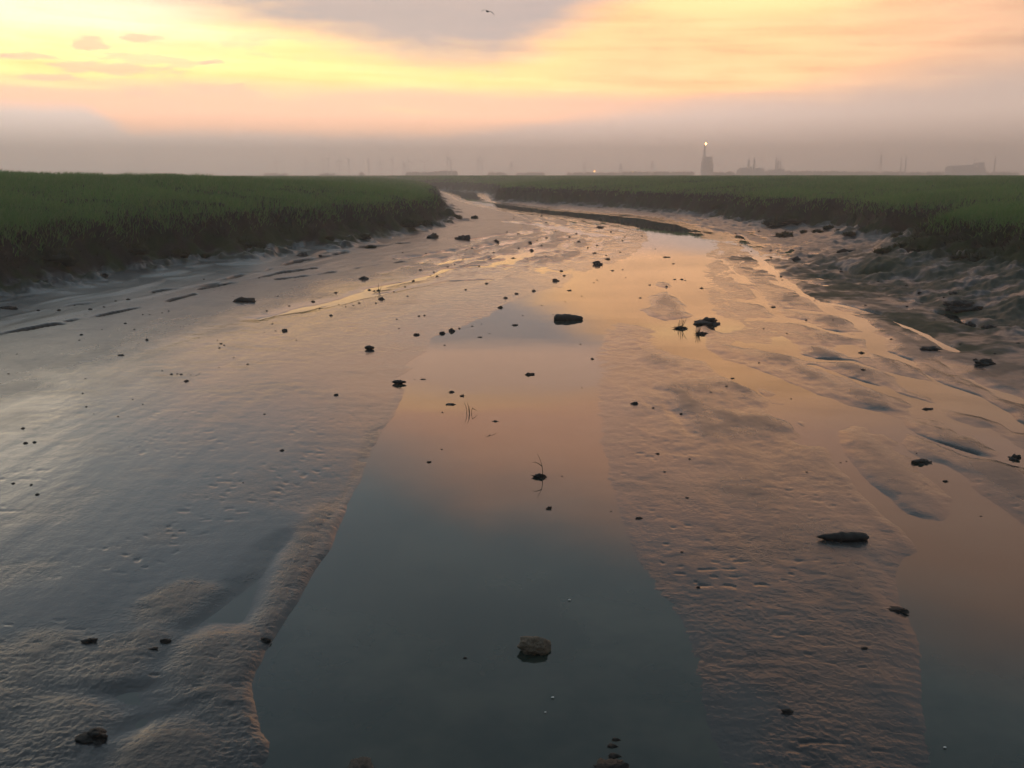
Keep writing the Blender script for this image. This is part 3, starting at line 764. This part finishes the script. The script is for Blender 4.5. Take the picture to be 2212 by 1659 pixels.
# turf slumped from the banks
for tx, ty, w, tall, lab in [
 (105,598,110,.8,'largest green turf lump at the foot of the left bank'),
 (20,612,60,.8,'green turf lump leaving the frame at the left edge'),
 (235,572,90,.7,'long low turf lump right of the largest left one'),
 (290,574,60,.7,'turf lump at the end of the long left ledge'),
 (388,562,40,.8,'rounded turf lump midway along the left bank foot'),
 (447,557,28,.6,'small turf lump lying loose off the left bank foot'),
 (540,547,70,.5,'thin turf ledge along the right half of the left bank foot'),
 (712,526,18,.8,'small dark turf block below the left bank near a flat stone'),
 (788,516,22,.8,'turf block on pale mud left of the bank tip'),
 (802,527,18,.6,'low turf block just under the one left of the bank tip'),
 (821,503,26,.6,'turf slab between the bank foot and two turf blocks'),
 (918,491,28,1.1,'tall turf block below the tip of the left bank'),
 (880,497,50,.5,'flat turf apron below the tip of the left bank'),
 (985,473,24,.8,'outermost green turf lump off the left bank tip'),
 (1025,468,12,.8,'small turf block lying out on the mud past the bank tip'),
 (1694,501,32,.7,'green turf lump on the mud off the far right bank'),
 (1669,479,26,.5,'thin turf slab against the far right bank foot'),
 (1733,496,11,.9,'small turf block right of the green lump off the right bank'),
 (1762,498,20,.7,'middle turf block of the row off the right bank'),
 (1787,496,19,.8,'turf block next to last of the row off the right bank'),
 (1812,502,15,.8,'last turf block of the row off the right bank'),
 (1833,512,22,.6,'low turf block below the end of the right row'),
 (1936,526,30,.9,'rounded tussock in the notch of the right bank'),
 (1904,567,34,.4,'flat mossy slab below the notch of the right bank'),
 (1947,563,36,.5,'mossy slab right of the flat one below the notch'),
 (2005,572,70,.5,'long mossy slump under the near right bank lobe'),
 (2110,592,90,.5,'wide mossy slump under the near right bank by the edge'),
 (1560,462,36,.4,'thin turf slab under the distant part of the right bank'),
 (1700,484,70,.6,'dark turf ledge at the foot of the right bank, middle'),
]:
    put(tx, ty, w, rnd.choice(TURFM), 'slumped_turf', lab, 'turf lump', 'turf slumped from the banks', tall=tall, sink=.2, deep=1.2)
flush()
G_MOSS = grass_material('turf_grass', ((.022, .038, .010), (.038, .056, .016), (.055, .060, .026)), 2.0)
def turf_grass():
    for name, o in DONE:
        if name != 'slumped_turf': continue
        w = o.scale.x; zt = o.scale.z
        n = 420; co = [v for v in o.data.vertices if v.normal.z > .1]
        ch = [rnd.choice(co) for _ in range(n)]
        p = np.array([v.co for v in ch]) * np.array([w, o.scale.y, zt]) + nrs.normal(0, .012 * w, (n, 3))
        ln = nrs.uniform(.10, .28, n) * min(1, .35 + w / 3)
        wd = max(.008, o.location.y / F * .55)
        g = blades(p[:, 0], p[:, 1], p[:, 2], ln, wd, nrs.normal(0, .10, n), nrs.normal(-.04, .10, n), nrs.rand(n), 'grass', G_MOSS)
        g.parent = o; g.matrix_parent_inverse.identity()
        g.scale = (1 / w, 1 / o.scale.y, 1 / zt)
        g['kind'] = 'stuff'
turf_grass()

# ------------------------------------------------------------------ driftwood
def log_mesh(name, L_, r, seed, taper=(.6, 1, .85, .5), flat=.7, n=14, m=40):
    from mathutils import noise as mn
    V = []; Fc = []
    for i in range(m + 1):
        t = i / m; k = np.interp(t, np.linspace(0, 1, len(taper)), taper)
        if t < .03 or t > .97: k *= .55
        for j in range(n):
            a = 2 * math.pi * j / n
            q = 1 + .18 * mn.noise(Vector((t * 9, math.cos(a) * 1.2 + seed, math.sin(a) * 1.2))) + .08 * mn.noise(Vector((t * 30, math.cos(a) * 3, math.sin(a) * 3 + seed)))
            V.append(((t - .5) * L_, r * k * q * math.cos(a), r * k * q * math.sin(a) * flat + .05 * r * mn.noise(Vector((t * 5, seed, 0)))))
    for i in range(m):
        for j in range(n):
            Fc.append((i * n + j, i * n + (j + 1) % n, (i + 1) * n + (j + 1) % n, (i + 1) * n + j))
    Fc.append(tuple(range(n))[::-1]); Fc.append(tuple(m * n + j for j in range(n)))
    return mesh_from(name, V, Fc)
def place_log(tx, ty, L_, r, z, seed, taper, label, rz=0, flat=.7, grp='driftwood in the creek'):
    x, y = at(tx, ty, z)
    o = obj('driftwood_log', log_mesh('driftwood_log', L_, r, seed, taper, flat), M_WOOD, loc=(x, y, z))
    o.rotation_euler = (0, R(1), rz); tag(o, label, 'driftwood', grp)
def plen(tx, ty, w):
    x, y = at(tx, ty, 0); return w / T2 / F * math.hypot(y, H)
place_log(1228, 687, plen(1228, 687, 62), .125, .035, 1, (.85, 1, 1, .95, .7, .45), 'thick black plank lying across the water in mid channel', .02)
place_log(1819, 1160, plen(1819, 1160, 112), .058, .050, 5, (.1, .55, .85, 1, 1, .95, .6), 'long black driftwood log on the rippled sand bar at right', .03, .8)
place_log(862, 825, plen(862, 825, 31), .050, .03, 8, (.25, .8, 1, .95, .6, .3), 'short dark log lying across the left waterline', .0)
place_log(798, 751, plen(798, 751, 21), .06, .05, 9, (.4, .9, 1, .8, .5), 'stubby dark log on the left flat above the waterline', .0)

# ------------------------------------------------------------------ stones, mound, shells near the camera
x, y = at(1155, 1402, 0)
st = obj('stone', lump_mesh('stone', 91, 5, (1, .95, .8), .45, .9, ridged=.10), M_STONE, loc=(x, y, .02)); st.scale = (.19, .21, .15); st.rotation_euler = (R(-8), R(6), R(-20))
tag(st, 'angular brown stone standing out of the dark water in front', 'stone')
x, y = at(1322, 1668, 0)
st = obj('stone', lump_mesh('stone_dark', 93, 4, (1, .8, .5), .6, 1.6, ridged=.4), M_CLOD, loc=(x, y, -.01)); st.scale = (.22, .2, .2)
tag(st, 'black stone at the bottom edge of the picture', 'stone')
for tx, ty, w, lab in [(1330, 1598, .05, 'upper small dark pebble above the black bottom stone'), (1322, 1612, .06, 'middle small dark pebble above the black bottom stone'), (1326, 1633, .07, 'lower small reddish pebble above the black bottom stone')]:
    x, y = at(tx, ty, 0); st = obj('pebble', FLAT[1], None, loc=(x, y, .0)); st.scale = (w, w, w); tag(st, lab, 'pebble', 'pebbles at the bottom edge')
x, y = at(1004.6, 1422, 0); st = obj('pebble', CLODS[2], None, loc=(x, y, -.004)); st.scale = (.03, .03, .03); tag(st, 'tiny dark pebble left of the brown stone in the water', 'pebble')
x, y = at(775, 1672, 0)
st = obj('mud_mound', lump_mesh('mud_mound', 95, 5, (1, 1.3, .9), .35, 1.6, ridged=.15), simple('mound_mud', (.05, .046, .038), (.10, .09, .07), .6, 26, .02), loc=(x, y, -.02)); st.scale = (.15, .22, .16)
tag(st, 'small pale mud mound rising from the water at the bottom edge', 'mud mound')
shell = lump_mesh('shell', 97, 2, (1, .7, .3), .4, 1.5); shell.materials.append(M_SHELL)
for tx, ty, w, lab in [(1230, 1297, .024, 'white shell above and right of the brown stone'), (1194, 1508, .022, 'white shell below the brown stone'), (1178, 1540, .015, 'lowest white shell below the brown stone'), (2041, 1616, .020, 'white shell in the bottom right corner'), (712, 1173, .024, 'white shell on the left waterline')]:
    x, y = at(tx, ty, 0); st = obj('shell', shell, None, loc=(x, y, .006)); st.scale = (w, w, w); tag(st, lab, 'shell', 'white shells')

# ------------------------------------------------------------------ sprigs of grass standing in the creek
def tube(pts, r0, r1, n=5):
    V = []; Fc = []; m = len(pts)
    for i, p in enumerate(pts):
        p = Vector(p); q = Vector(pts[min(i + 1, m - 1)]) - Vector(pts[max(i - 1, 0)])
        a = q.orthogonal().normalized(); b = q.cross(a).normalized(); r = r0 + (r1 - r0) * i / (m - 1)
        for j in range(n):
            t = 2 * math.pi * j / n; V.append(p + a * math.cos(t) * r + b * math.sin(t) * r)
    for i in range(m - 1):
        for j in range(n): Fc.append((i * n + j, i * n + (j + 1) % n, (i + 1) * n + (j + 1) % n, (i + 1) * n + j))
    Fc.append(tuple(range(n))[::-1]); Fc.append(tuple((m - 1) * n + j for j in range(n)))
    return V, Fc
def sprig(name, base, stems, label, clump=None, rad=.0045, z0=0.0):
    bx, by = at(base[0], base[1], z0); root = empty(name, (bx, by, z0)); tag(root, label, 'grass sprig', 'sprigs of grass in the creek')
    for stem in stems:
        P = []
        for k, (tx, ty) in enumerate(stem):
            x_, z_ = up_at(tx, ty, by + .03 * (k - 1)); P.append((x_ - bx, .03 * (k - 1) * .5, z_ - z0))
        if P[0][2] < .05: P[0] = (P[0][0], P[0][1], -.03)
        D = []
        for k in range(len(P) - 1):
            for s_ in range(4): D.append(Vector(P[k]).lerp(Vector(P[k + 1]), s_ / 4))
        D.append(Vector(P[-1]))
        V_, F_ = tube(D, rad, rad * .35)
        obj('stem', mesh_from('stem', V_, F_), M_BLADE, root)
    if clump:
        w, tall, me, dx = clump
        c = obj('root_clump', me, None, root); c.scale = (w, w, w * tall); c.location = (dx, 0, .01)
    return root
RC = lump_mesh('root_clump', 98, 4, (1, .7, .5), .9, 2.2, ridged=.8); RC.materials.append(M_CLOD)
sprig('grass_sprig', (1170, 1031), [[(1172,1034),(1172,1018),(1171,1006),(1167,992),(1161,978)], [(1171,1008),(1164,1002),(1156,997),(1150,997)]], 'lone leaning stem on a dark root clump in the near channel', (.11, .8, RC, -.02))
sprig('grass_sprig', (1014, 893), [[(1008,895),(1008.5,885),(1006,876),(1003,868)], [(1014.5,896),(1014,886),(1013.5,877)], [(1019,894),(1018.5,888),(1021.5,878)], [(1014,888),(1012,877),(1009,869)], [(1020,883),(1025,884),(1031,887)]], 'three thin stems standing in open water in mid channel', rad=.005)
sprig('grass_tuft', (1471, 710), [[(1471,712),(1471,700),(1472,684)], [(1471,712),(1477,700),(1484,686)], [(1470,712),(1465,704),(1465,696)], [(1470,712),(1467,700),(1468,690)], [(1471,712),(1475,698),(1478,690)], [(1472,712),(1475,696),(1475,687)], [(1468,711),(1458,707),(1457,703)]], 'upright grass tuft in the orange water beside the ragged ledge', (.22, .6, RC, 0), rad=.009)
sprig('grass_tuft', (1508, 722), [[(1508,724),(1508,712),(1509,702)], [(1507,724),(1505,712),(1504,703)], [(1509,724),(1512,712),(1514,704)], [(1508,724),(1510,714),(1511,706)], [(1507,724),(1504,718),(1501,712)]], 'short green grass tuft in front of the ragged ledge', (.2, .6, RC, .08), rad=.010)
sprig('grass_sprig', (818, 629), [[(818.5,630),(818,620),(817,611)], [(819,630),(823,622),(826,614)]], 'tiny sprig behind the short row of clods on the left flat', rad=.010, z0=.04)

# ------------------------------------------------------------------ bird
def bird():
    x, z = up_at(1053.7, 24.7, 52); sp = .39
    V = []; Fc = []
    n = 12; prof = [(-.20, .004, .004), (-.16, .022, .008), (-.10, .028, .022), (-.03, .042, .040), (.05, .046, .045), (.11, .034, .036), (.145, .024, .027), (.175, .025, .028), (.20, .018, .020), (.215, .006, .007), (.245, .002, .002)]
    for (yy, a, b_) in prof:
        for j in range(n):
            t = 2 * math.pi * j / n; V.append((a * math.cos(t), yy, b_ * math.sin(t) + (.01 if yy > .13 else 0)))
    for i in range(len(prof) - 1):
        for j in range(n): Fc.append((i * n + j, i * n + (j + 1) % n, (i + 1) * n + (j + 1) % n, (i + 1) * n + j))
    for sg in (-1, 1):
        b0 = len(V); wing = [(0, .0, .025, .15), (.10, .015, .045, .145), (.20, .03, .035, .13), (.28, .02, -.005, .10), (.34, -.02, -.05, .07), (.40, -.08, -.105, .02)]
        for (xx, yy, zz, ch) in wing:
            for (fy, fz) in ((.5, 0), (.2, .010), (-.5, .002), (.1, -.008)):
                V.append((sg * xx, yy + fy * ch, zz + fz))
        for i in range(len(wing) - 1):
            for j in range(4): Fc.append((b0 + i * 4 + j, b0 + i * 4 + (j + 1) % 4, b0 + (i + 1) * 4 + (j + 1) % 4, b0 + (i + 1) * 4 + j))
        Fc.append(tuple(b0 + 20 + j for j in range(4)))
    me = mesh_from('gull', V, Fc); o = obj('gull', me, M_BIRD, loc=(x, 52, z))
    o.rotation_euler = (R(8), R(8), R(28)); tag(o, 'dark gull gliding with bent wings high in the sky', 'bird')
bird()

# ------------------------------------------------------------------ far shore: works, masts, trees
DF = 1000.0
def box(V, Fc, x0, x1, y0, y1, z0, z1):
    b0 = len(V)
    V += [(x, y, z) for z in (z0, z1) for y in (y0, y1) for x in (x0, x1)]
    Fc += [tuple(b0 + k for k in f) for f in ((0, 2, 3, 1), (4, 5, 7, 6), (0, 1, 5, 4), (2, 6, 7, 3), (0, 4, 6, 2), (1, 3, 7, 5))]
def fx(tx): return up_at(tx, 382, DF)[0]
def fz(ty): return up_at(1106, ty, DF)[1]
GZ = 2.6
def cyl(V, Fc, cx, cy, r0, r1, z0, z1, n=12):
    b0 = len(V)
    for r_, z_ in ((r0, z0), (r1, z1)):
        V += [(cx + r_ * math.cos(2 * math.pi * k / n), cy + r_ * math.sin(2 * math.pi * k / n), z_) for k in range(n)]
    Fc += [(b0 + k, b0 + (k + 1) % n, b0 + n + (k + 1) % n, b0 + n + k) for k in range(n)]
    Fc.append(tuple(b0 + n + k for k in range(n)))
def part(name, fn, mat, parent):
    V, Fc = [], []; fn(V, Fc); return obj(name, mesh_from(name, V, Fc, False), mat, parent)
X0 = fx(1524); U = fx(1525) - fx(1524)      # metres per picture unit
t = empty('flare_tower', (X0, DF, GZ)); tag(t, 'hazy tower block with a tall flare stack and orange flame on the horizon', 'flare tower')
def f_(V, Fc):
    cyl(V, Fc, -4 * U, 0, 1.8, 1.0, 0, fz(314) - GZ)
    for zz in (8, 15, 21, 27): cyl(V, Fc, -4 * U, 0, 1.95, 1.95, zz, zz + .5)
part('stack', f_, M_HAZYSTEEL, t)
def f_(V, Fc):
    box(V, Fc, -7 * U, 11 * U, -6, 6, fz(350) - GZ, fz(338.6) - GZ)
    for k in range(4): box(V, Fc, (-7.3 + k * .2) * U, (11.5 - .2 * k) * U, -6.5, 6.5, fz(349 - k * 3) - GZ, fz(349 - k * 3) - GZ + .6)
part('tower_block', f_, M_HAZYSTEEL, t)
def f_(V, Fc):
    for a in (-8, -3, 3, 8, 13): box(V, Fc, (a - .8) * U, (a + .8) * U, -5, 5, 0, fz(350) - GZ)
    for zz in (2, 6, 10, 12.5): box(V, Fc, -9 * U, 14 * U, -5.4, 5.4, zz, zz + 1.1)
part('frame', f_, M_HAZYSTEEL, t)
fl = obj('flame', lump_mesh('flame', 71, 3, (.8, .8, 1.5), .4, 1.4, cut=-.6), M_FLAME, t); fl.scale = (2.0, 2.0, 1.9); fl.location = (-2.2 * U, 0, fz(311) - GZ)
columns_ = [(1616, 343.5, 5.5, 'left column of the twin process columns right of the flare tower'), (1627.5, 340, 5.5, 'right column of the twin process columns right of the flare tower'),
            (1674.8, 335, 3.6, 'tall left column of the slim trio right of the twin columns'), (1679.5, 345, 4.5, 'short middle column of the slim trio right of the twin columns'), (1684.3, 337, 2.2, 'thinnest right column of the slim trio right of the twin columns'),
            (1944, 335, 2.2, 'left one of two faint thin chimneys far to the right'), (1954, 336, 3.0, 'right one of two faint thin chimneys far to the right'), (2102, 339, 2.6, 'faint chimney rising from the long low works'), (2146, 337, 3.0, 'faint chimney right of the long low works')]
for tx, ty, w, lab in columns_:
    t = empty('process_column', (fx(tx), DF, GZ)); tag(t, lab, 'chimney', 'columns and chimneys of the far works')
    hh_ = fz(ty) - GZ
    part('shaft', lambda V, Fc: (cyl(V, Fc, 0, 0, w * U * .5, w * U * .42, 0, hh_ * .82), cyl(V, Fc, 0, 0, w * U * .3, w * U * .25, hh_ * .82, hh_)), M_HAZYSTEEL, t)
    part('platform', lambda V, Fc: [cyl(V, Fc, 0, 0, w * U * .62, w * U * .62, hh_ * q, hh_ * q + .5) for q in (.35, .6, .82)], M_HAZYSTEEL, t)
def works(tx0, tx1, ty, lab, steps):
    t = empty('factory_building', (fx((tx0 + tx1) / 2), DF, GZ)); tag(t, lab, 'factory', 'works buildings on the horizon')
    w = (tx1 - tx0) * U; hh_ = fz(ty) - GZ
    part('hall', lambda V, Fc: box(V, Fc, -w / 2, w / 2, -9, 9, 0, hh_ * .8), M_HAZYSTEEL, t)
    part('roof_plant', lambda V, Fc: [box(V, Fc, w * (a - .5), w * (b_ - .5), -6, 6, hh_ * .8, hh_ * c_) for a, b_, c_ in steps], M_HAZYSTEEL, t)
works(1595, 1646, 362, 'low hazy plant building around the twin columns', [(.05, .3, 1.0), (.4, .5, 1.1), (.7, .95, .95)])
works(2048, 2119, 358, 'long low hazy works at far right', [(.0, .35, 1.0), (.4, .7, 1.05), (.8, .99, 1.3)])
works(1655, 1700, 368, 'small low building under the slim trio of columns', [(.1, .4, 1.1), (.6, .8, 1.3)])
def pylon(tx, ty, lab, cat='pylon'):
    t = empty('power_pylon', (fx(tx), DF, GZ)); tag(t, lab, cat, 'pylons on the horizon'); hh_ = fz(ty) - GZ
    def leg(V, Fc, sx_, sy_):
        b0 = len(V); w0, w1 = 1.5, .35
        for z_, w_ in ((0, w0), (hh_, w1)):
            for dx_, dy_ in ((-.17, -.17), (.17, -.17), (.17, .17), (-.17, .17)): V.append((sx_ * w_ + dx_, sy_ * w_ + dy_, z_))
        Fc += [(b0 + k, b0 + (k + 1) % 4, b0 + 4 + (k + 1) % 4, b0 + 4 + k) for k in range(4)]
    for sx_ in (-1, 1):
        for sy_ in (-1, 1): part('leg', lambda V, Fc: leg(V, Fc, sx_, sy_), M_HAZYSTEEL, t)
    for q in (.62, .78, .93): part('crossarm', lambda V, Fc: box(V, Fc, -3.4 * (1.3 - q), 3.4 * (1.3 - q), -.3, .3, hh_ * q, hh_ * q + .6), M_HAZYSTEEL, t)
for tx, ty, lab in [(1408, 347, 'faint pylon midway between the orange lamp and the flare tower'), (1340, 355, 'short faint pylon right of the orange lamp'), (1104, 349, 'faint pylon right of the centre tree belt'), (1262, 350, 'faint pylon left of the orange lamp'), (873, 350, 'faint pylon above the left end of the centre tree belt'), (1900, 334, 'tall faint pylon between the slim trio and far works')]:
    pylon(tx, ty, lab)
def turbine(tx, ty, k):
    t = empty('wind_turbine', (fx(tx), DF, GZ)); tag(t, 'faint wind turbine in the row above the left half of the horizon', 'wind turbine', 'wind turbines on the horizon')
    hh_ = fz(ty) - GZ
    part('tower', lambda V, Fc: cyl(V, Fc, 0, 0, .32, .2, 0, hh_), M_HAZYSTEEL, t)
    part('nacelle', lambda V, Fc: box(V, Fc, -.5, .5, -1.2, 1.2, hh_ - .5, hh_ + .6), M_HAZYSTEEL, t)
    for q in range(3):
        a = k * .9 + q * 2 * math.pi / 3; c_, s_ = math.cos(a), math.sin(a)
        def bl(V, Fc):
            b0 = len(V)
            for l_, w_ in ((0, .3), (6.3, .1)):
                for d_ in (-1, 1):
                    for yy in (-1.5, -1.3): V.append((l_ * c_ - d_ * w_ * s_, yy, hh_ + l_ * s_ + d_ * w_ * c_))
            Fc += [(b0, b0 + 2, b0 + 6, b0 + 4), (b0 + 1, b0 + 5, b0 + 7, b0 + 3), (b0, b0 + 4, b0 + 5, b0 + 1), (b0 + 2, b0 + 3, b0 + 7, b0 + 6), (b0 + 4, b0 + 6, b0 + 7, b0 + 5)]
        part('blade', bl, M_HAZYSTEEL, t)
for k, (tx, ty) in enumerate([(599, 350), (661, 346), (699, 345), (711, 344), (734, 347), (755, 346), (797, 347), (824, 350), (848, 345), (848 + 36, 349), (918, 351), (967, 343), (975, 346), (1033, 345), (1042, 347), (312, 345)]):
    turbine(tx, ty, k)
def lamp(tx, ty, mat, lab, r_=.9):
    t = empty('light_mast', (fx(tx), DF - 3, GZ)); tag(t, lab, 'lamp', 'lamps on the far shore'); z_ = fz(ty) - GZ
    part('mast', lambda V, Fc: cyl(V, Fc, 0, 0, .3, .2, 0, max(z_ - .3, .5)), M_HAZYSTEEL, t)
    l_ = obj('lamp', lump_mesh('lamp', 5, 2, (1, 1, 1), .02), mat, t); l_.scale = (r_ * 2,) * 3; l_.location = (0, 0, max(z_, .8))
lamp(1283.5, 370, M_LAMP, 'bright orange lamp low on the horizon right of centre', .7)
lamp(1366, 371, M_LAMP, 'weak orange lamp low on the horizon nearer the flare tower', .3)
lamp(2119, 372, M_LAMPW, 'weak white lamp below the long low works', .6)
def far_trees(name, spans, label):
    V = []; Fc = []; B = lump_mesh('tmp', 33, 2, (1, 1, 1), .5)
    bv = [v.co.copy() for v in B.vertices]; bf = [tuple(p.vertices) for p in B.polygons]
    for x0, x1, top in spans:
        x = x0
        while x < x1:
            s_ = rnd.uniform(1.5, 3.0); zt = (fz(top + rnd.uniform(-.8, 2.0)) - GZ); b0 = len(V); w_ = s_ * rnd.uniform(.9, 1.5)
            dy = rnd.uniform(-14, 14)
            V += [(fx(x) + v.x * w_ * 2, DF + 20 + dy + v.y * w_ * 2, GZ + zt * .45 + v.z * zt * 1.1) for v in bv]
            Fc += [tuple(b0 + k for k in f) for f in bf]; x += w_ * .55 / U
    bpy.data.meshes.remove(B)
    o = obj(name, mesh_from(name, V, Fc), M_TREE); tag(o, label, 'trees', kind='stuff')
far_trees('distant_woodland', [(873, 986, 371.5), (940, 984, 369), (1057, 1090, 372), (1120, 1175, 372.5), (1230, 1330, 372.5), (1350, 1505, 370.5), (1540, 2212, 371), (1700, 1830, 369), (1860, 1960, 370), (690, 712, 374.5), (774, 782, 373), (1330, 1345, 373), (560, 600, 374)], 'hazy belt of far trees along the horizon')
